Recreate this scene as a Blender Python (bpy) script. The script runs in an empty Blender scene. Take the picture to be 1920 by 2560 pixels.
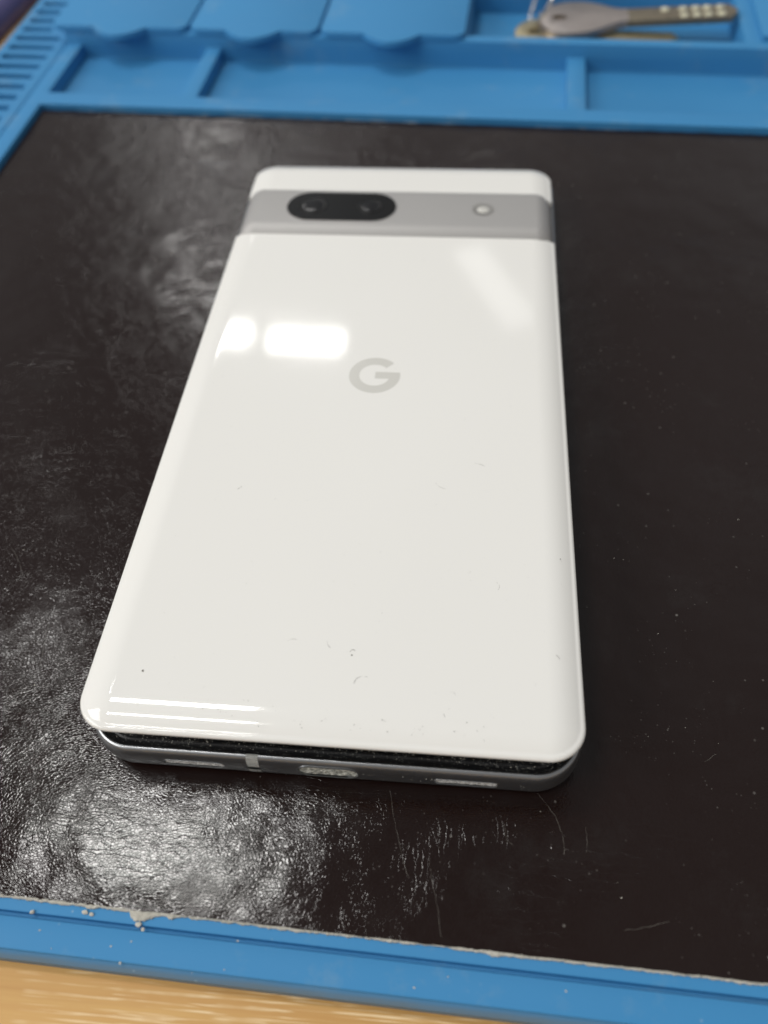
import bpy, bmesh, math, random
from mathutils import Matrix, Vector, noise
random.seed(7)
S = bpy.context.scene
MM = 0.001
# ------------------------------------------------------------------ camera
R = ((0.9956434359917514, -0.04728556017199942, 0.08036307712973402),
     (0.085766862450642, 0.8025690217581029, -0.5903617624978895),
     (-0.036581329553640005, 0.5946823026738413, 0.8031281125789496))
T = (52.92214372*MM, -42.80832844*MM, 127.22901823*MM)
cd = bpy.data.cameras.new('camera'); cam = bpy.data.objects.new('camera', cd); S.collection.objects.link(cam)
m = Matrix(R).to_4x4(); m.translation = Vector(T); cam.matrix_world = m
cd.sensor_fit = 'VERTICAL'; cd.sensor_height = 36; cd.sensor_width = 27; cd.lens = 29.93
cd.clip_start = 0.005; cd.clip_end = 30
cd.dof.use_dof = True; cd.dof.focus_distance = 0.136; cd.dof.aperture_fstop = 13.0
S.camera = cam
S.render.resolution_x = 768; S.render.resolution_y = 1024
# ------------------------------------------------------------------ room light
w = bpy.data.worlds.new('World'); S.world = w; w.use_nodes = True
nt = w.node_tree; bg = nt.nodes['Background']
tc = nt.nodes.new('ShaderNodeTexCoord'); sep = nt.nodes.new('ShaderNodeSeparateXYZ'); cr = nt.nodes.new('ShaderNodeValToRGB')
nt.links.new(tc.outputs['Generated'], sep.inputs[0]); nt.links.new(sep.outputs['Y'], cr.inputs[0])
e = cr.color_ramp.elements
mr = nt.nodes.new('ShaderNodeMapRange'); mr.inputs['From Min'].default_value = -1; mr.inputs['From Max'].default_value = 1
nt.links.new(sep.outputs['Y'], mr.inputs['Value']); nt.links.new(mr.outputs[0], cr.inputs[0])
e[0].position = 0.2; e[0].color = (0.17, 0.168, 0.165, 1); e[1].position = 0.8; e[1].color = (0.20, 0.202, 0.205, 1)
wn = nt.nodes.new('ShaderNodeTexNoise'); wn.inputs['Scale'].default_value = 2.2; wn.inputs['Detail'].default_value = 2; nt.links.new(tc.outputs['Generated'], wn.inputs['Vector'])
wm = nt.nodes.new('ShaderNodeMapRange'); wm.inputs[1].default_value = .35; wm.inputs[2].default_value = .65; wm.inputs[3].default_value = .55; wm.inputs[4].default_value = 1.45; nt.links.new(wn.outputs[0], wm.inputs[0])
ws = nt.nodes.new('ShaderNodeVectorMath'); ws.operation = 'SCALE'; nt.links.new(cr.outputs[0], ws.inputs[0]); nt.links.new(wm.outputs[0], ws.inputs['Scale'])
nt.links.new(ws.outputs[0], bg.inputs[0]); bg.inputs[1].default_value = 1.0

def area(name, x0, x1, y0, y1, z, radiance, col=(1, .985, .955), rz=0):
    l = bpy.data.lights.new(name, 'AREA'); l.shape = 'RECTANGLE'
    l.size = (x1-x0)*MM; l.size_y = (y1-y0)*MM; l.color = col
    l.energy = radiance*math.pi*l.size*l.size_y*math.pi/math.pi
    o = bpy.data.objects.new(name, l); S.collection.objects.link(o)
    o.location = ((x0+x1)/2*MM, (y0+y1)/2*MM, z*MM); o.rotation_euler = (0, 0, rz)
    return o
# ceiling fittings and a window stand-in (their mirror images are the highlights on cover and sheet)
area('room_light', -1120, -785, 2590, 2725, 2000, 13)
area('room_light', -705, -410, 2560, 2690, 2000, 14)
area('room_light', -1340, -1020, 3620, 3780, 2000, 9)
area('room_light', -880, -430, 340, 600, 2000, 22)
area('room_light', -960, -430, -500, -400, 2000, 26)
area('room_light', -1160, -1060, 950, 1110, 2000, 12)
area('room_light', -4300, -1650, -2500, -100, 2000, 3.5)
area('room_light', 105, 255, 2740, 3340, 2000, 1.0, rz=.41)  # dim panel added in place of a window, for the cover's faint streak
S.view_settings.view_transform = 'Standard'; S.view_settings.look = 'None'
S.view_settings.exposure = 0.76; S.view_settings.gamma = 1; S.view_settings.use_curve_mapping = False

# ------------------------------------------------------------------ helpers
def tag(o, label=None, cat=None, group=None, kind=None):
    if label: o['label'] = label
    if cat: o['category'] = cat
    if group: o['group'] = group
    if kind: o['kind'] = kind
    return o
def empty(name, loc=(0, 0, 0)):
    o = bpy.data.objects.new(name, None); S.collection.objects.link(o); o.location = loc; o.empty_display_size = .01
    return o
def link(name, bm, mat, parent=None, smooth=True, sharp=40):
    me = bpy.data.meshes.new(name)
    bmesh.ops.recalc_face_normals(bm, faces=bm.faces[:])
    bm.to_mesh(me); bm.free()
    if mat: me.materials.append(mat)
    if smooth:
        me.polygons.foreach_set('use_smooth', [True]*len(me.polygons))
        me.set_sharp_from_angle(angle=math.radians(sharp))
    o = bpy.data.objects.new(name, me); S.collection.objects.link(o)
    if parent: o.parent = parent; o.matrix_parent_inverse = Matrix()
    return o
def V(bm, x, y, z): return bm.verts.new((x*MM, y*MM, z*MM))
def outline(x0, x1, y0, y1, r, ins=0., n=14, p=2.0):
    """rounded rectangle ring, counter-clockwise, r one value or (sw,se,ne,nw)"""
    if not isinstance(r, (tuple, list)): r = (r,)*4
    pts = []
    cs = [(x0, y0, 180, 1, 1), (x1, y0, 270, -1, 1), (x1, y1, 0, -1, -1), (x0, y1, 90, 1, -1)]
    for (cx, cy, a0, sx, sy), rr in zip(cs, r):
        ox, oy = cx+sx*rr, cy+sy*rr; q = max(rr-ins, 0.05); ox = cx+sx*max(rr, ins+.05); oy = cy+sy*max(rr, ins+.05)
        for k in range(n+1):
            a = math.radians(a0+90*k/n); c, s = math.cos(a), math.sin(a)
            c2 = math.copysign(abs(c)**(2/p), c); s2 = math.copysign(abs(s)**(2/p), s)
            pts.append((ox+q*c2, oy+q*s2))
    return pts
def loft(bm, rings, cap0=True, cap1=True, close=False):
    vs = [[V(bm, *p) for p in r] for r in rings]
    n = len(vs[0])
    seq = list(range(len(vs)-1))
    for i in seq:
        for k in range(n):
            bm.faces.new((vs[i][k], vs[i][(k+1) % n], vs[i+1][(k+1) % n], vs[i+1][k]))
    if cap0: bm.faces.new(vs[0][::-1])
    if cap1: bm.faces.new(vs[-1])
    return vs
def prism(pts, z0, z1, bev=0.):
    bm = bmesh.new()
    if bev:
        cx = sum(p[0] for p in pts)/len(pts); cy = sum(p[1] for p in pts)/len(pts)
        def ins(d):
            out = []; n = len(pts)
            for i in range(n):
                a, b, c = pts[i-1], pts[i], pts[(i+1) % n]
                t = Vector((c[0]-a[0], c[1]-a[1])); 
                if t.length < 1e-9: out.append(b); continue
                t.normalize(); out.append((b[0]-t.y*d, b[1]+t.x*d))
            return out
        loft(bm, [[(x, y, z0) for x, y in pts], [(x, y, z1-bev) for x, y in pts],
                  [(x, y, z1-bev*.3) for x, y in ins(bev*.3)], [(x, y, z1) for x, y in ins(bev)]])
    else:
        loft(bm, [[(x, y, z0) for x, y in pts], [(x, y, z1) for x, y in pts]])
    return bm
def tube(bm, pts, r, n=8, closed=False):
    rings = []
    N = len(pts)
    for i, p in enumerate(pts):
        a = Vector(pts[i-1] if (i or closed) else pts[0]); b = Vector(pts[(i+1) % N] if (i < N-1 or closed) else pts[-1])
        t = (b-a).normalized(); u = t.cross(Vector((0, 0, 1)))
        if u.length < 1e-3: u = t.cross(Vector((1, 0, 0)))
        u.normalize(); v = t.cross(u); rr = r(i/(N-1)) if callable(r) else r
        rings.append([V(bm, *(Vector(p)+rr*(math.cos(2*math.pi*k/n)*u+math.sin(2*math.pi*k/n)*v))) for k in range(n)])
    for i in range(N if closed else N-1):
        A, B = rings[i], rings[(i+1) % N]
        for k in range(n): bm.faces.new((A[k], A[(k+1) % n], B[(k+1) % n], B[k]))
    if not closed: bm.faces.new(rings[0][::-1]); bm.faces.new(rings[-1])
# tray coordinates (the rubber tray lies a couple of degrees askew to the phone)
def TW(u, v):
    t = min(max((v+25)/215, 0), 1.3)
    return u+.046*v, v-u*math.tan(math.radians(1.4+1.2*t))

# ------------------------------------------------------------------ materials
class N:
    def __init__(s, name):
        s.m = bpy.data.materials.new(name); s.m.use_nodes = True; s.t = s.m.node_tree; s.b = s.t.nodes['Principled BSDF']
        s.tc = s.t.nodes.new('ShaderNodeTexCoord'); s.co = s.tc.outputs['Object']
    def n(s, ty, **k):
        x = s.t.nodes.new('ShaderNode'+ty)
        for a, b in k.items(): setattr(x, a, b)
        return x
    def L(s, a, b): s.t.links.new(a, b)
    def set(s, **k):
        for a, b in k.items():
            i = s.b.inputs[a.replace('_', ' ')]
            if isinstance(b, (int, float)) or isinstance(b, tuple): i.default_value = b+(1,) if isinstance(b, tuple) and len(b) == 3 else b
            else: s.L(b, i)
        return s
    def map(s, scale=(1, 1, 1), rz=0, co=None):
        x = s.n('Mapping'); x.inputs['Scale'].default_value = scale; x.inputs['Rotation'].default_value = (0, 0, math.radians(rz))
        s.L(co or s.co, x.inputs[0]); return x.outputs[0]
    def noise(s, sc, det=4, rough=.55, co=None, dist=0):
        x = s.n('TexNoise'); x.inputs['Scale'].default_value = sc; x.inputs['Detail'].default_value = det; x.inputs['Roughness'].default_value = rough
        x.inputs['Distortion'].default_value = dist; s.L(co or s.co, x.inputs['Vector']); return x.outputs['Fac']
    def voro(s, sc, feat='F1', co=None, out='Distance', rnd=1):
        x = s.n('TexVoronoi', feature=feat); x.inputs['Scale'].default_value = sc; x.inputs['Randomness'].default_value = rnd
        s.L(co or s.co, x.inputs['Vector']); return x.outputs[out]
    def mr(s, v, a, b, c=0., d=1., smooth=False):
        x = s.n('MapRange'); x.interpolation_type = 'SMOOTHSTEP' if smooth else 'LINEAR'
        s.L(v, x.inputs[0])
        for i, q in enumerate((a, b, c, d)): x.inputs[i+1].default_value = q
        return x.outputs[0]
    def math(s, op, a, b=0.):
        x = s.n('Math', operation=op)
        for i, q in enumerate((a, b)):
            if isinstance(q, (int, float)): x.inputs[i].default_value = q
            else: s.L(q, x.inputs[i])
        return x.outputs[0]
    def mix(s, f, a, b):
        x = s.n('Mix', data_type='RGBA')
        for i, q in ((0, f), (6, a), (7, b)):
            if isinstance(q, (int, float)): x.inputs[i].default_value = q
            elif isinstance(q, tuple): x.inputs[i].default_value = q+(1,)
            else: s.L(q, x.inputs[i])
        return x.outputs[2]
    def bump(s, h, dist, strength=1., prev=None):
        x = s.n('Bump'); x.inputs['Distance'].default_value = dist; x.inputs['Strength'].default_value = strength
        s.L(h, x.inputs['Height'])
        if prev: s.L(prev, x.inputs['Normal'])
        return x.outputs[0]

# white glossy cover
a = N('white_gloss_plastic')
dirt = a.mr(a.noise(900, 2), .70, .78)
a.set(Base_Color=a.mix(a.math('MULTIPLY', dirt, .12), (.80, .79, .755), (.45, .44, .42)), Roughness=a.mr(a.noise(60, 4), .3, .7, .04, .075),
      Coat_Weight=0.)
M_white = a.m
a = N('logo_grey'); a.set(Base_Color=(.60, .59, .55), Roughness=.12); M_logo = a.m
# anodised frame
def metal(name, col, rough, met=1., sc=4000):
    a = N(name); n1 = a.noise(sc, 2)
    dust = a.mr(a.noise(1500, 5, .7), .66, .74)
    a.set(Base_Color=a.mix(a.math('MULTIPLY', dust, .35), col, (.6, .6, .57)), Metallic=met, Roughness=a.mr(n1, .3, .7, rough-.05, rough+.05),
          Normal=a.bump(n1, .00001, .25))
    return a.m
M_frame = metal('silver_anodised_metal', (.36, .37, .38), .34, .95)
M_bar = metal('brushed_camera_bar_metal', (.43, .42, .41), .6, .5)
a = N('antenna_plastic'); a.set(Base_Color=(.66, .66, .63), Roughness=.4); M_band = a.m
# dusty black gasket
a = N('dusty_black_rubber')
sp = a.math('MULTIPLY', a.mr(a.voro(2600), .30, .10), a.mr(a.noise(420, 4, .7), .50, .62))
sp2 = a.math('MAXIMUM', sp, a.math('MULTIPLY', a.mr(a.noise(2600, 3, .8), .56, .72), a.mr(a.noise(300, 3), .45, .6)))
a.set(Base_Color=a.mix(a.math('MULTIPLY', sp2, .8), (.008, .008, .009), (.42, .42, .39)), Roughness=.45, Normal=a.bump(sp2, .0001, .6)); M_gasket = a.m
a = N('black_lens_glass'); a.set(Base_Color=(.002, .002, .002), Roughness=.03, Specular_IOR_Level=.3); M_glass = a.m
a = N('lens_coating'); a.set(Base_Color=(.003, .003, .004), Roughness=.06, Specular_IOR_Level=.3); M_lens = a.m
a = N('lens_ring'); a.set(Base_Color=(.003, .003, .003), Roughness=.3, Specular_IOR_Level=.2); M_ring = a.m
a = N('flash_diffuser'); a.set(Base_Color=(.55, .54, .50), Roughness=.12); M_flash = a.m
a = N('flash_rim'); a.set(Base_Color=(.36, .35, .33), Roughness=.3, Metallic=.7); M_frim = a.m
a = N('pocket_lint'); n1 = a.noise(1400, 5, .7)
a.set(Base_Color=a.mix(a.mr(n1, .38, .60), (.16, .16, .135), (.85, .84, .75)), Roughness=.95, Normal=a.bump(n1, .0004, 1.)); M_lint = a.m
a = N('dusty_speaker_mesh'); n1 = a.noise(3500, 3, .7)
a.set(Base_Color=a.mix(a.mr(n1, .35, .62), (.32, .31, .30), (.90, .89, .85)), Roughness=.8, Normal=a.bump(n1, .0002, 1.)); M_mesh = a.m

# blue silicone
a = N('blue_silicone'); n1 = a.noise(28, 5, .6); n2 = a.noise(2500, 3, .6)
sm = a.mr(a.noise(70, 6, .7), .56, .76)
col = a.mix(n1, (.030, .210, .455), (.042, .238, .485))
col = a.mix(a.math('MULTIPLY', sm, .5), col, (.17, .30, .42))
sx = a.n('SeparateXYZ'); a.L(a.co, sx.inputs[0])
gr_ = a.math('MULTIPLY', a.mr(sx.outputs['Z'], -.0004, -.0012), a.mr(sx.outputs['Y'], -.024, -.026))
col = a.mix(a.math('MULTIPLY', gr_, a.mr(a.noise(120, 4), .2, .7, .5, .85)), col, (.13, .16, .165))
spk = a.math('MULTIPLY', a.mr(a.voro(420), .10, .05), a.mr(a.noise(90, 2), .55, .62))
col = a.mix(a.math('MULTIPLY', spk, .5), col, (.30, .42, .50))
a.set(Base_Color=col, Roughness=a.mr(n1, .3, .7, .60, .75), Normal=a.bump(n2, .00003, .4)); M_blue = a.m

# dark leather-like sheet
a = N('dark_brown_scuffed_sheet')
warp = a.n('VectorMath', operation='ADD'); nz = a.n('TexNoise'); nz.inputs['Scale'].default_value = 260; a.L(a.co, nz.inputs['Vector'])
sc_ = a.n('VectorMath', operation='SCALE'); sc_.inputs['Scale'].default_value = .0022; a.L(nz.outputs['Color'], sc_.inputs[0])
a.L(a.co, warp.inputs[0]); a.L(sc_.outputs[0], warp.inputs[1]); wc = warp.outputs[0]
cell = a.voro(2000, 'DISTANCE_TO_EDGE', a.map((1, 1.5, 1), -4, wc)); cell_h = a.mr(cell, 0, .22, 0, 1, True)
cell2 = a.voro(3600, 'F1', wc)
grain = a.noise(3400, 5, .65)
def scratches(rz, sx, sy, sc, th, mask_sc, lo, hi):
    c = a.map((sx, sy, 1), rz, wc)
    v = a.voro(sc, 'DISTANCE_TO_EDGE', c)
    line = a.mr(v, th, th*.15, 0, 1)
    return a.math('MULTIPLY', line, a.mr(a.noise(mask_sc, 3, .6), lo, hi))
s1 = scratches(62, 1, .10, 900, .03, 55, .56, .68)
s2 = scratches(-18, .08, 1, 700, .03, 42, .53, .63)
scr = a.math('MAXIMUM', a.math('MULTIPLY', s1, .5), s2)
lowf = a.noise(38, 3, .5); mid = a.noise(150, 3, .5)
b = a.bump(lowf, .0007, 1.)
b = a.bump(mid, .00005, 1., b)
b = a.bump(cell_h, .0000065, 1., b)
b = a.bump(grain, .0000045, 1., b)
b = a.bump(a.math('SUBTRACT', 1., scr), .000016, 1., b)
haze_ = a.mr(a.noise(45, 6, .72), .55, .78)
spots = a.math('MULTIPLY', a.mr(a.voro(330), .09, .03), a.mr(a.noise(80, 3), .48, .60))
spots2 = a.math('MULTIPLY', a.mr(a.voro(900), .14, .05), a.mr(a.noise(60, 3), .52, .64))
big = a.noise(9, 2, .5)
col = a.mix(big, (.0085, .0038, .0030), (.0125, .0052, .0041))
col = a.mix(a.math('MULTIPLY', haze_, .40), col, (.028, .025, .024))
mk = a.math('MAXIMUM', a.math('MULTIPLY', spots, .35), a.math('MULTIPLY', spots2, .22))
col = a.mix(mk, col, (.40, .38, .35))
a.set(Base_Color=col, Roughness=a.math('ADD', a.mr(a.noise(80, 5, .7), .35, .7, .05, .12), a.mr(a.noise(55, 6, .7, a.map((1, 1, 1), 30)), .56, .68, 0, .12)), Normal=b); a.b.inputs['Specular IOR Level'].default_value = .35
M_sheet = a.m
a = N('torn_backing'); n1 = a.noise(900, 5, .7)
a.set(Base_Color=a.mix(n1, (.30, .28, .23), (.66, .64, .57)), Roughness=.95, Normal=a.bump(n1, .0004, 1.)); M_torn = a.m
a = N('crumb'); a.set(Base_Color=(.50, .48, .42), Roughness=.9); M_crumb = a.m
a = N('dark_grit'); a.set(Base_Color=(.16, .15, .13), Roughness=.9); M_grit = a.m

# honey wood laminate
a = N('honey_wood_laminate')
c = a.map((9, 150, 1), -3); g = a.noise(1.0, 8, .62, c, .6)
c2 = a.map((16, 900, 1), -3); g2 = a.noise(1.0, 4, .6, c2, .3)
c3 = a.map((70, 2400, 1), -4); st = a.math('MULTIPLY', a.mr(a.noise(1.0, 3, .55, c3, .3), .53, .60), a.mr(a.noise(60, 3), .38, .52))
col = a.mix(a.mr(g, .3, .7), (.44, .20, .04), (.64, .38, .12))
col = a.mix(a.mr(g2, .35, .75, 0, .35), col, (.66, .42, .14))
col = a.mix(st, col, (.80, .60, .34))
a.set(Base_Color=col, Roughness=.55, Normal=a.bump(g2, .00006, .5)); M_wood = a.m
a = N('dark_violet_plastic'); a.set(Base_Color=(.085, .075, .20), Roughness=.45); M_violet = a.m
a = N('lilac_plastic'); a.set(Base_Color=(.55, .55, .85), Roughness=.4); M_lilac = a.m
def kmetal(name, c, r): 
    a = N(name); n1 = a.noise(500, 4, .6); a.set(Base_Color=a.mix(n1, tuple(x*.75 for x in c), c), Metallic=.9, Roughness=a.mr(n1, .3, .7, r-.08, r+.08)); return a.m
M_steel = kmetal('worn_steel', (.56, .50, .47), .36); M_brass = kmetal('worn_brass', (.60, .52, .33), .36)
M_dimple = kmetal('polished_brass_pits', (1.0, .97, .75), .5); M_blade = kmetal('dark_brass', (.36, .31, .23), .4); M_wire = kmetal('bright_wire', (.85, .85, .85), .15)

# ------------------------------------------------------------------ desk
bm = bmesh.new()
loft(bm, [[(x, y, z) for x, y in ((-700, -300), (700, -300), (700, 900), (-700, 900))] for z in (-30, -4.6)])
tag(link('desk', bm, M_wood, smooth=False), kind='structure')

# ------------------------------------------------------------------ blue rubber tray: stepped relief from a grid of levels
FLOOR, RIM, WALL, POCK, BASE = -.6, 1.5, 5.5, -2.5, -4.5
us = {-108.5, -106, -91, -87.7, -87.1, -82, -41, -36.3, 40, 70.3, 75.6, 121, 124.2, 170, -96, -46, -5}
vs_ = {-26.5, -22.4, -21.7, 188.8, 195.3, 224.9, 228.6, 262, 268, 330, 60}
slots = []
k = 0
vv = 253.0
while vv > 30:
    slots.append((vv-1.6, vv+1.6)); vs_ |= {vv-1.6, vv+1.6}; vv -= 6.05
us = sorted(us); vs_ = sorted(vs_)
def level(u, v):
    if u < -87.7:                                   # slotted strip on the left
        if any(a < v < b for a, b in slots):
            if v > 232:
                if -106 < u < -96: return -3.6
            elif -106 < u < -91: return -3.6
        return 1.2
    if u < -87.1 and v < 228: return -.6 if v < 200 else .6
    if v < -22.4: return -.05
    if v < -21.7: return -1.5
    if v < 188.8: return RIM if u < -82 else FLOOR
    if v < 195.3: return RIM
    if v < 224.9: return RIM if (u < -82 or -41 < u < -36.3 or 70.3 < u < 75.6) else POCK
    if v < 228.6: return WALL
    if 40 < u < 121 and v < 262: return POCK
    if 40 < u < 170 and v < 228.6: return WALL
    return WALL
bm = bmesh.new()
grid = [[level((us[i]+us[i+1])/2, (vs_[j]+vs_[j+1])/2) for j in range(len(vs_)-1)] for i in range(len(us)-1)]
lv = sorted({z for r in grid for z in r} | {BASE})
cache = {}
def vert(u, v, z):
    k = (u, v, z)
    if k not in cache: cache[k] = bm.verts.new((u*MM, v*MM, z*MM))
    return cache[k]
nI, nJ = len(us)-1, len(vs_)-1
def g(i, j): return grid[i][j] if 0 <= i < nI and 0 <= j < nJ else BASE
def wall(a, b, z0, z1):
    lo, hi = min(z0, z1), max(z0, z1)
    zz = [z for z in lv if lo <= z <= hi]
    for p, q in zip(zz, zz[1:]):
        bm.faces.new((vert(*a, p), vert(*b, p), vert(*b, q), vert(*a, q)))
for i in range(nI):
    for j in range(nJ):
        z = g(i, j); u0, u1, v0, v1 = us[i], us[i+1], vs_[j], vs_[j+1]
        bm.faces.new((vert(u0, v0, z), vert(u1, v0, z), vert(u1, v1, z), vert(u0, v1, z)))
for i in range(nI+1):
    for j in range(nJ):
        if g(i-1, j) != g(i, j): wall((us[i], vs_[j]), (us[i], vs_[j+1]), g(i-1, j), g(i, j))
for j in range(nJ+1):
    for i in range(nI):
        if g(i, j-1) != g(i, j): wall((us[i], vs_[j]), (us[i+1], vs_[j]), g(i, j-1), g(i, j))
bmesh.ops.dissolve_limit(bm, angle_limit=.01, verts=bm.verts[:], edges=bm.edges[:])
bmesh.ops.recalc_face_normals(bm, faces=bm.faces[:])
eds = [e for e in bm.edges if len(e.link_faces) == 2 and e.calc_face_angle(0) > .5]
bmesh.ops.bevel(bm, geom=eds, offset=.28*MM, segments=2, profile=.5, affect='EDGES', clamp_overlap=True)
# the outer front lip is softer
for v in bm.verts:
    if v.co.y < -26.2*MM and v.co.z < -1.0*MM: v.co.y -= 1.0*MM
    x, y = TW(v.co.x/MM, v.co.y/MM); v.co.x = x*MM; v.co.y = y*MM
bmesh.ops.triangulate(bm, faces=[f for f in bm.faces if len(f.verts) > 4])
tray = link('silicone_tray', bm, M_blue, smooth=True, sharp=35)
tag(tray, 'large blue silicone repair tray with slotted left strip and pockets along its far side', 'tray')

# lids over the far compartments
def lid(u0, u1, bump_u, lab):
    v0, v1 = 224.6, 300
    n = 16; pts = []
    for k in range(7):
        a_ = math.radians(180+90*k/6); pts.append((u0+3+3*math.cos(a_), v0+3+3*math.sin(a_)))
    for k in range(n+1):                            # thumb tab, a shallow arc
        t = k/n; pts.append((bump_u-8.6+17.2*t, v0-5.2*math.sin(math.pi*t)**.85))
    for k in range(7):
        a_ = math.radians(270+90*k/6); pts.append((u1-3+3*math.cos(a_), v0+3+3*math.sin(a_)))
    pts += [(u1, v1), (u0, v1)]
    root = empty('compartment_lid', (*[q*MM for q in TW((u0+u1)/2, v0)], 5.5*MM))
    o = link('lid_plate', prism([TW(*p) for p in pts], 5.55, 7.3, .35), M_blue, None, sharp=35)
    return o, root
for u0, u1, bu, lab in ((-90.5, -46.5, -68, 'flat blue lid with thumb tab beside the slotted strip'),
                        (-45.7, -5.4, -25.5, 'flat blue lid with thumb tab between two other lids'),
                        (-4.6, 39.4, 17.5, 'flat blue lid with thumb tab next to the keys compartment')):
    o, root = lid(u0, u1, bu, lab)
    bpy.data.objects.remove(root)
    o.name = 'compartment_lid'; o.data.name = 'compartment_lid'
    tag(o, lab, 'lid', 'blue lids on the tray compartments')
o = link('compartment_lid', prism([TW(*p) for p in ((125.6, 229.4), (170, 229.4), (170, 300), (124.9, 300))], 5.55, 7.1, .35), M_blue, sharp=35)
tag(o, 'blue lid at the top right corner, right of the keys', 'lid', 'blue lids on the tray compartments')

# ------------------------------------------------------------------ dark sheet
bm = bmesh.new()
U0, U1, V0, V1 = -81.6, 168., -19.9, 188.2
def zs(x, y):
    f = .16*noise.noise((x*.021, y*.021, 3.1))+.05*noise.noise((x*.07, y*.07, 9.))
    d = max(0, 1-math.hypot(max(0, -x, x-73), max(0, -y, y-152))/12) if True else 0
    return f*(1-d)-.05
nu, nv = 210, 180
gr = {}
for i in range(nu+1):
    for j in range(nv+1):
        u = U0+(U1-U0)*i/nu; v = V0+(V1-V0)*j/nv
        if j == 0: v += .12*noise.noise((u*.35, 0, 0))+.10*noise.noise((u*1.3, 5, 0))
        if j == nv: v += .25*noise.noise((u*.2, 0, 4))
        x, y = TW(u, v); gr[i, j] = V(bm, x, y, zs(x, y))
for i in range(nu):
    for j in range(nv): bm.faces.new((gr[i, j], gr[i+1, j], gr[i+1, j+1], gr[i, j+1]))
ge = bmesh.ops.extrude_face_region(bm, geom=bm.faces[:])
for v in [q for q in ge['geom'] if isinstance(q, bmesh.types.BMVert)]: v.co.z = -.5*MM
mat_root = empty('work_sheet')
tag(mat_root, 'dark brown scuffed leathery sheet with torn pale edges lying in the blue tray', 'work mat')
link('sheet', bm, M_sheet, mat_root, sharp=30)
def torn(v_edge, side, u0, u1, seed, base_w, amp, thr, lumps=()):
    bm = bmesh.new(); st = .22; n = int((u1-u0)/st); prev = None
    for i in range(n+1):
        u = u0+st*i
        f = noise.noise((u*.25, seed, 0))*.5+noise.noise((u*1.1, seed, 3))*.45+noise.noise((u*3.5, seed, 5))*.4
        wd = max(.04, base_w+amp*f)
        for lu, lw, lh in lumps: wd += lh*math.exp(-((u-lu)/lw)**2)*(1+.5*noise.noise((u*3, 1, 1)))
        z1 = -.12+.1*noise.noise((u*2, 2, seed)); z0 = -.57
        a_ = TW(u, v_edge-side*.12); m_ = TW(u, v_edge+side*wd*.6); b_ = TW(u, v_edge+side*wd)
        ring = [V(bm, *a_, z1), V(bm, *m_, z1-.05+.12*noise.noise((u*5, 3, seed))), V(bm, *b_, z1-.2), V(bm, *b_, z0), V(bm, *a_, z0)]
        if prev:
            for k in range(5): bm.faces.new((prev[k], prev[(k+1) % 5], ring[(k+1) % 5], ring[k]))
        prev = ring
    return bm
link('torn_edge', torn(-19.95, -1, -60, 165, 1.3, .22, .34, 0, ((13.6, 1.3, 1.0), (12.4, .6, .7), (5.8, .7, .35), (17.5, .5, .5), (62, 1., .3))), M_torn, mat_root, sharp=60)
link('torn_edge', torn(188.15, 1, -71, 40, 8.3, .40, .5, 0), M_torn, mat_root, sharp=60)
link('torn_edge', torn(188.15, 1, 62, 108, 4.3, .20, .4, 0), M_torn, mat_root, sharp=60)

SCR = [[(45.54, -0.86), (46.44, -4.63), (47.65, -9.08), (48.52, -11.49), (49.4, -13.57)], [(67.33, 0.34), (68.93, -1.49), (69.93, -2.87), (70.67, -4.81), (71.16, -6.74), (71.04, -8.4)], [(51.86, -10.14), (52.33, -12.54), (53.02, -15.13), (53.64, -17.65), (54.23, -20.85)], [(74.35, -4.14), (74.37, -5.94), (74.2, -8.05)], [(78.64, -17.47), (81.88, -16.82), (85.72, -15.62)], [(62.5, -4.58), (62.97, -6.8), (63.93, -7.73)], [(-27.48, 38.48), (-25.45, 35.96), (-23.82, 33.48), (-24.04, 30.93)], [(-15.62, 23.37), (-15.17, 20.31), (-14.14, 13.69)], [(6.45, -2.21), (8.31, -5.71)], [(92.41, 6.85), (95.0, 8.59)]]
for l_ in SCR:
    pts = []; bm = bmesh.new()
    for (xa, ya), (xb, yb) in zip(l_, l_[1:]):
        for k in range(5):
            x, y = xa+(xb-xa)*k/5+random.uniform(-.08, .08), ya+(yb-ya)*k/5+random.uniform(-.08, .08); pts.append((x, y, zs(x, y)))
    tube(bm, pts, lambda t: .008+.035*abs(noise.noise((t*9, l_[0][0], 0))), 5)
    link('scratch', bm, M_grit, mat_root)
# ------------------------------------------------------------------ phone
phone = empty('phone'); 
tag(phone, 'white phone lying face down with its back cover lifted at the near end', 'phone')
W_, L_ = 72.9, 152.
prof = [(1.9, .25), (1.2, .35), (.62, .75), (.25, 1.5), (.06, 2.3), (0, 3.2), (0, 4.2), (.05, 5.3), (.2, 6.1), (.38, 6.55), (.58, 6.78), (.8, 6.83), (1.0, 6.72), (1.1, 5.2)]
bm = bmesh.new()
loft(bm, [[(x, y, z) for x, y in outline(-.35, W_+.4, 0, L_, 7.1, i-.3, n=20)] for i, z in prof])
frame = link('frame', bm, M_frame, phone, sharp=50)
def pill(cx, cz, w, h, y0, y1, n=12):
    bm = bmesh.new(); r = h/2; ring = []
    for k in range(n+1): a_ = math.radians(-90+180*k/n); ring.append((cx+w/2-r+r*math.cos(a_), cz+r*math.sin(a_)))
    for k in range(n+1): a_ = math.radians(90+180*k/n); ring.append((cx-w/2+r+r*math.cos(a_), cz+r*math.sin(a_)))
    loft(bm, [[(x, y, z) for x, z in ring] for y in (y0, y1)])
    return bm
CX = W_/2
holes = [(CX, 3.95, 8.9, 3.3, 2.6), (CX-20.2, 3.75, 9.2, 1.6, .9), (CX+20.2, 3.75, 9.2, 1.6, .9)]
cut = bmesh.new()
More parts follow.
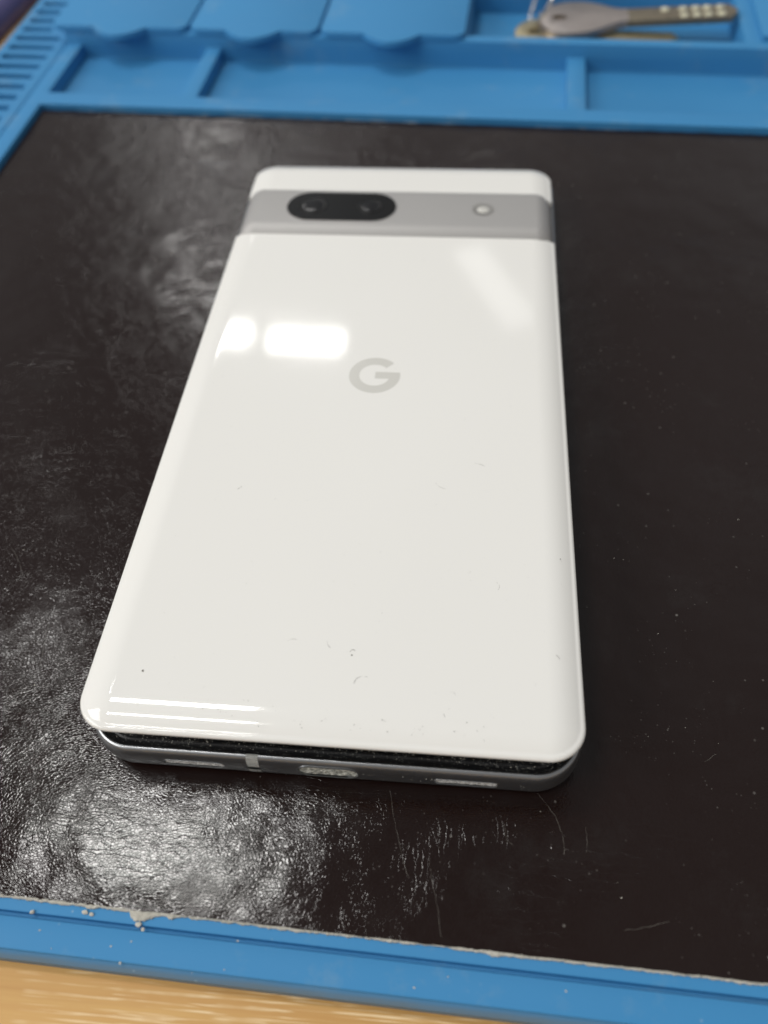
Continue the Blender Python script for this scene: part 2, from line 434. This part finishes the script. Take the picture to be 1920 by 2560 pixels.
for cx, cz, w_, h_, d_ in holes:
    t_ = pill(cx, cz, w_, h_, -2, d_); me = bpy.data.meshes.new('t'); bmesh.ops.recalc_face_normals(t_, faces=t_.faces[:]); t_.to_mesh(me); cut.from_mesh(me); t_.free(); bpy.data.meshes.remove(me)
cutter = link('cutter', cut, M_frame)
md = frame.modifiers.new('b', 'BOOLEAN'); md.operation = 'DIFFERENCE'; md.object = cutter; md.solver = 'EXACT'
dg = bpy.context.evaluated_depsgraph_get(); dg.update()
nm = bpy.data.meshes.new_from_object(frame.evaluated_get(dg)); frame.modifiers.clear(); frame.data = nm; nm.name = 'frame'
nm.polygons.foreach_set('use_smooth', [True]*len(nm.polygons)); nm.set_sharp_from_angle(angle=math.radians(40))
bpy.data.objects.remove(cutter)
# thin raised rim + lint in the port
def rim(cx, cz, w_, h_, y, t):
    bm = bmesh.new(); r = h_/2; pts = []
    for k in range(13): a_ = math.radians(-90+15*k); pts.append((cx+w_/2-r+r*math.cos(a_), y, cz+r*math.sin(a_)))
    for k in range(13): a_ = math.radians(90+15*k); pts.append((cx-w_/2+r+r*math.cos(a_), y, cz+r*math.sin(a_)))
    N_ = len(pts); rr = []
    for i, p in enumerate(pts):
        a_ = Vector(pts[i-1]); b_ = Vector(pts[(i+1) % N_]); tt = (b_-a_).normalized(); nrm = Vector((tt.z, 0, -tt.x))
        rr.append([V(bm, *(Vector(p)+nrm*q*t+Vector((0, d, 0)))) for q, d in ((0, .25), (0, 0), (.5, -.05), (1, .0), (1, .25))])
    for i in range(N_):
        A, B = rr[i], rr[(i+1) % N_]
        for k in range(4): bm.faces.new((A[k], A[k+1], B[k+1], B[k]))
    return bm
usb = link('charging_port', rim(CX, 3.95, 8.9, 3.3, -.3, .28), M_frame, phone)
def lumpy(cx, cz, w_, h_, y, amp, sc, seed, step=.12):
    bm = bmesh.new(); nx = int(w_/step); nz = max(5, int(h_/step)); gg = {}
    for i in range(nx+1):
        for j in range(nz+1):
            x = cx-w_/2+w_*i/nx; z = cz-h_/2+h_*j/nz
            gg[i, j] = V(bm, x, y-amp*(noise.noise((x*sc, z*sc, seed))+.5*noise.noise((x*sc*2.7, z*sc*2.7, seed))), z)
    for i in range(nx):
        for j in range(nz): bm.faces.new((gg[i, j], gg[i+1, j], gg[i+1, j+1], gg[i, j+1]))
    return bm
link('lint', lumpy(CX, 3.95, 8.8, 3.2, -.02, .14, 1.1, 2), M_lint, usb)
for cx, nm_ in ((CX-20.2, 'speaker_slot'), (CX+20.2, 'speaker_slot')):
    s_ = link(nm_, rim(cx, 3.75, 9.2, 1.6, -.3, .10), M_frame, phone)
    link('dust_mesh', lumpy(cx, 3.75, 9.1, 1.55, -.17, .05, 1.6, cx), M_mesh, s_)
# antenna band follows the frame's own profile
bm = bmesh.new(); prv = None
for i, z in prof[2:13]:
    A = V(bm, 24.45, i-.33, z+(.02 if z > 6 else 0)); B = V(bm, 26.25, i-.33, z+(.02 if z > 6 else 0))
    if prv: bm.faces.new((prv[0], prv[1], B, A))
    prv = (A, B)
bmesh.ops.solidify(bm, geom=bm.faces[:], thickness=.00001)
link('antenna_band', bm, M_band, phone)
bm = bmesh.new()
loft(bm, [[(x, y, z) for x, y in outline(0, W_, 0, L_, 6.9, i)] for i, z in ((2.1, 0), (1.85, .1), (1.8, .3))])
link('screen', bm, M_glass, phone)
# black inner ledge with gasket bead
bm = bmesh.new()
loft(bm, [[(x, y, z+.10*noise.noise((x*.5, y*.5, i))) for x, y in outline(-.35, W_+.4, 0, L_, 7.1, i-.3, n=20)] for i, z in
          ((1.07, 5.0), (1.14, 5.9), (1.5, 5.75), (1.9, 5.6), (2.1, 6.1), (2.45, 6.2), (2.8, 6.1), (3.0, 5.8), (5.5, 5.8))])
link('inner_gasket', bm, M_gasket, phone, sharp=60)

# lifted back cover (own tilted frame: hinge at the far end)
cov = empty('back_cover'); cov.parent = phone
tilt = math.atan((14.6-8.75)/152.)
CT = Matrix.Rotation(-tilt, 4, 'X'); CT.translation = Vector((0, .4*MM, 14.5*MM))
cov.matrix_local = CT
bpy.data.objects.remove(cov)
def place(o): o.matrix_parent_inverse = Matrix(); o.matrix_basis = CT; return o
cprof = []
for s_ in (9, 6.5, 5.5, 4.5, 3.6, 2.8, 2.1, 1.5, 1.0, .7, .45, .25, .1, .02, 0, .03, .15, .35, .8, 2.0):
    pass
def crown(s): return -(9-math.sqrt(81-(5.2-s)**2)) if s < 5.2 else 0
rings = []
for s_ in (14, 9, 6.5, 5.8, 5.2, 4.9, 4.6, 4.3, 4, 3.6, 3.2, 2.8, 2.4, 2.0, 1.6, 1.3, 1.0, .75): rings.append((s_, crown(s_)))
z75 = crown(.75)
for a_ in range(15, 181, 15):
    t = math.radians(a_); rings.append((.75-.75*math.sin(t) if a_ <= 90 else .75-.75*math.sin(t), z75-.62*(1-math.cos(t))))
rings.append((1.5, z75-1.24)); rings.append((6, z75-.9)); 
def cover_piece(name, ya, yb):
    bm = bmesh.new()
    loft(bm, [[(x, y, z) for x, y in outline(0, W_, 0, L_, 5.4 if s_ < 5.9 else s_+1.2, s_, n=18)] for s_, z in rings])
    for y, nrm in ((ya, -1), (yb, 1)):
        if y is None: continue
        geom = bm.verts[:]+bm.edges[:]+bm.faces[:]
        r = bmesh.ops.bisect_plane(bm, geom=geom, plane_co=(0, y*MM, 0), plane_no=(0, nrm, 0), clear_outer=True)
        ed = [x for x in r['geom_cut'] if isinstance(x, bmesh.types.BMEdge)]
        bmesh.ops.holes_fill(bm, edges=ed)
    return place(link(name, bm, M_white, phone, sharp=32))
cover = cover_piece('back_cover', None, 121.0)
link_top = cover_piece('top_cover_strip', 137.4, None)
# camera bar: full-width raised metal band wrapping down at both ends
bm = bmesh.new()
ysec = [(119.9, -.75), (120.3, -.1), (120.7, .35), (121.2, .85), (121.8, 1.25), (122.5, 1.48), (123.4, 1.55), (129, 1.58), (135.2, 1.55), (136.2, 1.42), (136.9, 1.1), (137.3, .6), (137.55, 0), (137.7, -.8)]
xs = []
for k in range(13):
    t = math.radians(90*k/12); xs.append((.45+4.0*(1-math.cos(t))**.9 if k else .45, -4.2*(1-math.sin(t))))
xs = [(.5, -6.5)]+xs
xall = xs+[(CX, 0)]+[(W_-x, z) for x, z in reversed(xs)]
g2_ = [[V(bm, x, y, h+e_) for y, h in ysec] for x, e_ in xall]
for i in range(len(xall)-1):
    for j in range(len(ysec)-1): bm.faces.new((g2_[i][j], g2_[i+1][j], g2_[i+1][j+1], g2_[i][j+1]))
bar = place(link('camera_bar', bm, M_bar, phone, sharp=60))
def inbar(o): o.parent = bar; o.matrix_parent_inverse = Matrix(); return o
def disc_prism(name, pts, z0, z1, bev, mat): return inbar(link(name, prism(pts, z0, z1, bev), mat, None, sharp=20))
def pillpts(cx, cy, w_, h_, n=24):
    r = h_/2; out = []
    for k in range(n+1): a_ = math.radians(-90+180*k/n); out.append((cx+w_/2-r+r*math.cos(a_), cy+r*math.sin(a_)))
    for k in range(n+1): a_ = math.radians(90+180*k/n); out.append((cx-w_/2+r+r*math.cos(a_), cy+r*math.sin(a_)))
    return out
YC = 129.3
disc_prism('window_rim', pillpts(23.9, YC, 26.1, 12.0), 1.4, 1.70, .12, M_bar)
win = disc_prism('camera_window', pillpts(23.9, YC, 25.5, 11.4), 1.5, 1.86, .15, M_glass)
def circ(cx, cy, r, n=40): return [(cx+r*math.cos(2*math.pi*k/n), cy+r*math.sin(2*math.pi*k/n)) for k in range(n)]
def lens(cx, r):
    bm = bmesh.new()
    loft(bm, [[(x, y, z) for x, y in circ(cx, YC, q)] for q, z in ((r+.9, 1.83), (r+.85, 1.89), (r+.4, 1.9), (r+.3, 1.87), (r, 1.865))])
    rg = inbar(link('lens_ring', bm, M_ring, None, sharp=60))
    bm = bmesh.new()
    loft(bm, [[(x, y, 1.87+.14*math.cos(math.radians(t))) for x, y in circ(cx, YC, r*.98*math.sin(math.radians(t))+.001)] for t in (90, 80, 70, 60, 50, 40, 30, 20, 10, 2)])
    inbar(link('lens', bm, M_lens, None, sharp=60))
lens(17.2, 2.6); lens(30.6, 2.1)
bm = bmesh.new(); loft(bm, [[(x, y, z) for x, y in circ(56.6, YC, q)] for q, z in ((2.55, 1.5), (2.5, 1.63), (1.9, 1.60), (1.4, 1.57))])
inbar(link('flash_rim', bm, M_frim, None, sharp=60))
bm = bmesh.new(); loft(bm, [[(x, y, 1.55+.25*math.cos(math.radians(t))) for x, y in circ(56.6, YC, 1.35*math.sin(math.radians(t))+.001)] for t in (90, 75, 60, 45, 30, 15, 2)])
inbar(link('flash_lens', bm, M_flash, None, sharp=60))
# letter mark on the cover
ro, ri, hb = 4.95, 2.95, .93; pts = []
ctr = (36.75, 74.3)
a0, a1 = math.radians(45), math.radians(360-math.degrees(0))
b0 = math.asin(hb/ro); b1 = math.asin(hb/ri); K = 72
bm = bmesh.new(); prv = None
for k in range(K+1):                                # the ring runs from the upper right round to the bar's lower side
    to = a0+(2*math.pi-b0-a0)*k/K; ti = a0+(2*math.pi-b1-a0)*k/K
    cur = (V(bm, ctr[0]+ri*math.cos(ti), ctr[1]+ri*math.sin(ti), .012), V(bm, ctr[0]+ro*math.cos(to), ctr[1]+ro*math.sin(to), .012))
    if prv: bm.faces.new((prv[0], prv[1], cur[1], cur[0]))
    prv = cur
rx_, oy_ = ri*math.cos(b1), ro*math.cos(b0)
t1 = V(bm, ctr[0]+rx_, ctr[1]+hb, .012); t2 = V(bm, ctr[0]+oy_, ctr[1]+hb, .012); tip = V(bm, ctr[0]+ro, ctr[1], .012)
bm.faces.new((prv[0], prv[1], tip, t2, t1))
l1 = V(bm, ctr[0]+.1, ctr[1]+hb, .012); l2 = V(bm, ctr[0]+.1, ctr[1]-hb, .012)
bm.faces.new((l2, prv[0], t1, l1))
ge = bmesh.ops.extrude_face_region(bm, geom=bm.faces[:])
for v in [q for q in ge['geom'] if isinstance(q, bmesh.types.BMVert)]: v.co.z = -.02*MM
lg = link('letter_logo', bm, M_logo, None, smooth=False); lg.parent = cover; lg.matrix_parent_inverse = Matrix()

# ------------------------------------------------------------------ keys in their compartment
def key(name, label, x, y, z, rz, ry, L, bow_w, mat, dimples, rx=0):
    root = empty(name); tag(root, label, 'key', 'keys on the wire ring')
    root.location = (x*MM, y*MM, z*MM); root.rotation_euler = (math.radians(rx), math.radians(ry), math.radians(rz))
    h = bow_w/2; n = 40; bow = []
    for k in range(n+1):
        t = math.radians(200-400*k/n) if False else 0
    # bow: egg shape tapering to the neck (tip towards +x)
    top = [( -h*.95, 0), (-h*.88, h*.42), (-h*.6, h*.8), (-h*.1, h*.98), (h*.4, h*.93), (h*.85, h*.68), (h*1.2, h*.42), (h*1.55, h*.36)]
    def smooth(p):
        for _ in range(2):
            q = [p[0]]
            for a_, b_ in zip(p, p[1:]): q += [(a_[0]*.75+b_[0]*.25, a_[1]*.75+b_[1]*.25), (a_[0]*.25+b_[0]*.75, a_[1]*.25+b_[1]*.75)]
            q.append(p[-1]); p = q
        return p
    top = smooth(top)
    ring = [(x_, -y_) for x_, y_ in top]+[(x_, y_) for x_, y_ in reversed(top[1:])]
    o = link('bow', prism(ring, 0, 2.2, .3), mat, root, sharp=45)
    bm = bmesh.new(); t_ = pill(-h*.35, 0, 4.5, 3.2, -4, 4)
    t_.transform(Matrix.Rotation(math.radians(90), 4, 'X')); me = bpy.data.meshes.new('t'); bmesh.ops.recalc_face_normals(t_, faces=t_.faces[:]); t_.to_mesh(me); t_.free(); bm.free()
    c_ = bpy.data.objects.new('c', me); S.collection.objects.link(c_); c_.location = root.location; c_.rotation_euler = root.rotation_euler
    md = o.modifiers.new('b', 'BOOLEAN'); md.operation = 'DIFFERENCE'; md.object = c_; md.solver = 'EXACT'
    dg = bpy.context.evaluated_depsgraph_get(); dg.update()
    nm = bpy.data.meshes.new_from_object(o.evaluated_get(dg)); o.modifiers.clear(); o.data = nm; bpy.data.objects.remove(c_)
    nm.polygons.foreach_set('use_smooth', [True]*len(nm.polygons)); nm.set_sharp_from_angle(angle=math.radians(40))
    x0 = h*1.5; bw = h*.37
    if dimples:
        pts = [(x0, -bw), (L-h-2, -bw), (L-h, -bw*.3), (L-h, bw*.3), (L-h-2, bw), (x0, bw)]
    else:
        pts = [(x0, -bw)]; xx = x0+6; random.seed(3)
        while xx < L-h-3: pts += [(xx, -bw+random.uniform(0, 1.6)), (xx+1.2, -bw+random.uniform(.4, 2.))]; xx += 2.4
        pts += [(L-h, 0), (L-h-2, bw), (x0, bw)]
    bl = link('blade', prism(pts, .1, 2.1, .2), M_blade if dimples else mat, root, sharp=45)
    if dimples:
        for k, xx in enumerate((0, 5.3, 9.0, 12.4, 16.2)):
            for s_ in (-1, 1):
                if (k, s_) in ((0, -1),): continue
                bm = bmesh.new()
                loft(bm, [[(xq, yq, zq) for xq, yq in circ(L-h-21+xx+(1.2 if s_ < 0 and k == 0 else 0), s_*2.2, q, 16)] for q, zq in ((1.3, 2.05), (1.25, 2.3), (.9, 2.4), (.4, 2.4))])
                link('dimple', bm, M_dimple, root, sharp=60)
    else:
        bm = bmesh.new(); loft(bm, [[(x0+1, y_, z_), (L-h-2, y_, z_), (L-h-2, y_+.7, z_), (x0+1, y_+.7, z_)] for y_, z_ in ((.6, 2.05), (.6, 2.2))])
        link('blade_ridge', bm, mat, root, smooth=False)
    return root
key('key', 'silver key with dimpled blade lying on top of the other keys', 82.5, 240.5, 2.6, -1, -3, 60, 22, M_steel, True)
key('key', 'brassy key with cut teeth under the silver dimpled key', 74.5, 236, .1, -5, 0, 50, 20, M_brass, False)
key('key', 'dull steel key lowest in the bunch, mostly hidden', 79, 237, -2.45, -2, 0, 46, 20, M_steel, False)
bm = bmesh.new()
tube(bm, [(76-3*math.sin(t*.5)**2+3*math.cos(t), 247+10*math.sin(t), 9.3+9*math.cos(t)) for t in [2*math.pi*k/48 for k in range(48)]], .6, 8, True)
tag(link('key_ring', bm, M_wire), 'thin bright wire ring standing up through the key bows', 'key ring')

# ------------------------------------------------------------------ violet case at far left
root = empty('plastic_case', (-130*MM, 260*MM, -4.6*MM)); tag(root, 'lilac case with dark violet rounded edge beside the tray top left corner', 'case')
def shear(pts): return pts
edge = [(-101.6-14, 225), (-97.2, 268), (-88, 330), (-160, 330), (-160, 225)]
# outline: its right side runs parallel to the tray's left side
def casering(d, z): return [((-110.2+d+.10*(y-215)-130*0), y, z) for y in (190, 330)]+[(-220, 330, z), (-220, 190, z)]
bm = bmesh.new(); loft(bm, [[(x+130, y-260, z+4.6) for x, y, z in casering(d, z)] for d, z in ((0, -4.5), (.6, -2), (.4, 0), (-.8, 2), (-3.2, 3.6), (-6, 4.2), (-11, 4.4))])
o = link('rounded_edge', bm, M_violet, root, sharp=60)
bm = bmesh.new(); loft(bm, [[(x+130, y-260, z+4.6) for x, y, z in casering(d, z)] for d, z in ((-11.3, 4.3), (-11.6, 5.0), (-12.2, 5.1))])
link('lilac_panel', bm, M_lilac, root, sharp=60)

# ------------------------------------------------------------------ dust, fibres and crumbs
random.seed(11)
Cinv = CT
def on_cover(x, y, h=.02):
    p = Cinv @ Vector((x*MM, y*MM, h*MM)); return p/MM
bm = bmesh.new()
def fibre(x, y, ln, ang, curl, r=.022):
    pts = []; a_ = math.radians(ang); px, py = x, y
    for k in range(9):
        q = on_cover(px, py, .03+.05*math.sin(k*.8)); pts.append(tuple(q)); px += ln/8*math.cos(a_); py += ln/8*math.sin(a_); a_ += math.radians(curl)/8
    tube(bm, pts, r, 5)
fibre(16.2, 44.6, .5, 200, 60); fibre(51.5, 46.5, 2.2, 170, -60, .012); fibre(60.5, 26.5, 1.6, 60, 90, .012)
fibre(30.5, 15.6, 1.4, 160, 80, .014); fibre(35.8, 14.6, 1.3, 150, -70, .014); fibre(39.5, 14.3, 1.0, 130, 150, .025); fibre(39.9, 9, 2.6, 80, -110, .016)
fibre(54.5, 8.2, 1., 100, 120, .012); fibre(58, 52, 1.8, 140, 40, .016); fibre(69.4, 15, .8, 100, 60, .02)
def speck(bmx, p, r, flat=.5):
    r_ = bmesh.ops.create_icosphere(bmx, subdivisions=1, radius=r*MM)
    s = [random.uniform(.6, 1.4), random.uniform(.6, 1.4), flat]
    for v in r_['verts']: v.co = Vector((v.co.x*s[0], v.co.y*s[1], v.co.z*s[2]))*(1+random.uniform(-.25, .25))+Vector(p)*MM
for x, y, r in ((39.1, 13.6, .14), (70.3, 33, .12), (8.7, 8.9, .16), (16.4, 44.9, .10)): speck(bm, on_cover(x, y), r)
for k in range(46):
    speck(bm, on_cover(random.uniform(18, 60), random.triangular(1.2, 7, 1.6), -.25 if False else -.0), random.uniform(.03, .08))
for k in range(40): speck(bm, on_cover(random.uniform(5, 68), random.uniform(8, 115)), random.uniform(.02, .05))
tag(link('lint_fibres', bm, M_grit), 'tiny dark fibres and specks scattered on the white cover', 'dust', kind='stuff')
bm = bmesh.new()
for k in range(330):                                # pale dust along the open seam
    x = random.uniform(4, 69); speck(bm, (x, random.choice((random.gauss(2.4, .25), random.uniform(1.5, 3.4))), 6.15), random.uniform(.025, .085))
for k in range(60): speck(bm, (random.uniform(8, 66), random.uniform(-.32, -.28), random.uniform(2.6, 4.6)), random.uniform(.02, .06))
tag(link('seam_dust', bm, M_crumb), 'pale dust caught in the open seam at the near end', 'dust', kind='stuff')
bm = bmesh.new()
for k in range(18):
    u = random.uniform(-25, 125); x, y = TW(u, random.uniform(-27, -20.8)); speck(bm, (x, y, -.02 if y < -22.4 else -.5), random.uniform(.06, .16))
for u, v, r in ((-2.2, -21.6, .45), (5.2, -20.9, .4), (6.2, -21.0, .35), (13.2, -21.6, .55), (14, -22.3, .4), (100.5, -21.2, .5), (99, -21.3, .35), (102.3, -21.0, .3)):
    speck(bm, (*TW(u, v), -.45), r, .6)
for k in range(80):
    x, y = random.uniform(-60, 128), random.uniform(-17, 120)
    if -2 < x < 75 and y > -1: continue
    speck(bm, (x, y, zs(x, y)), random.choice((.04, .05, .06, .09)), .3)
tag(link('crumbs', bm, M_crumb), 'pale crumbs scattered over the dark sheet and the blue rim', 'crumbs', kind='stuff')
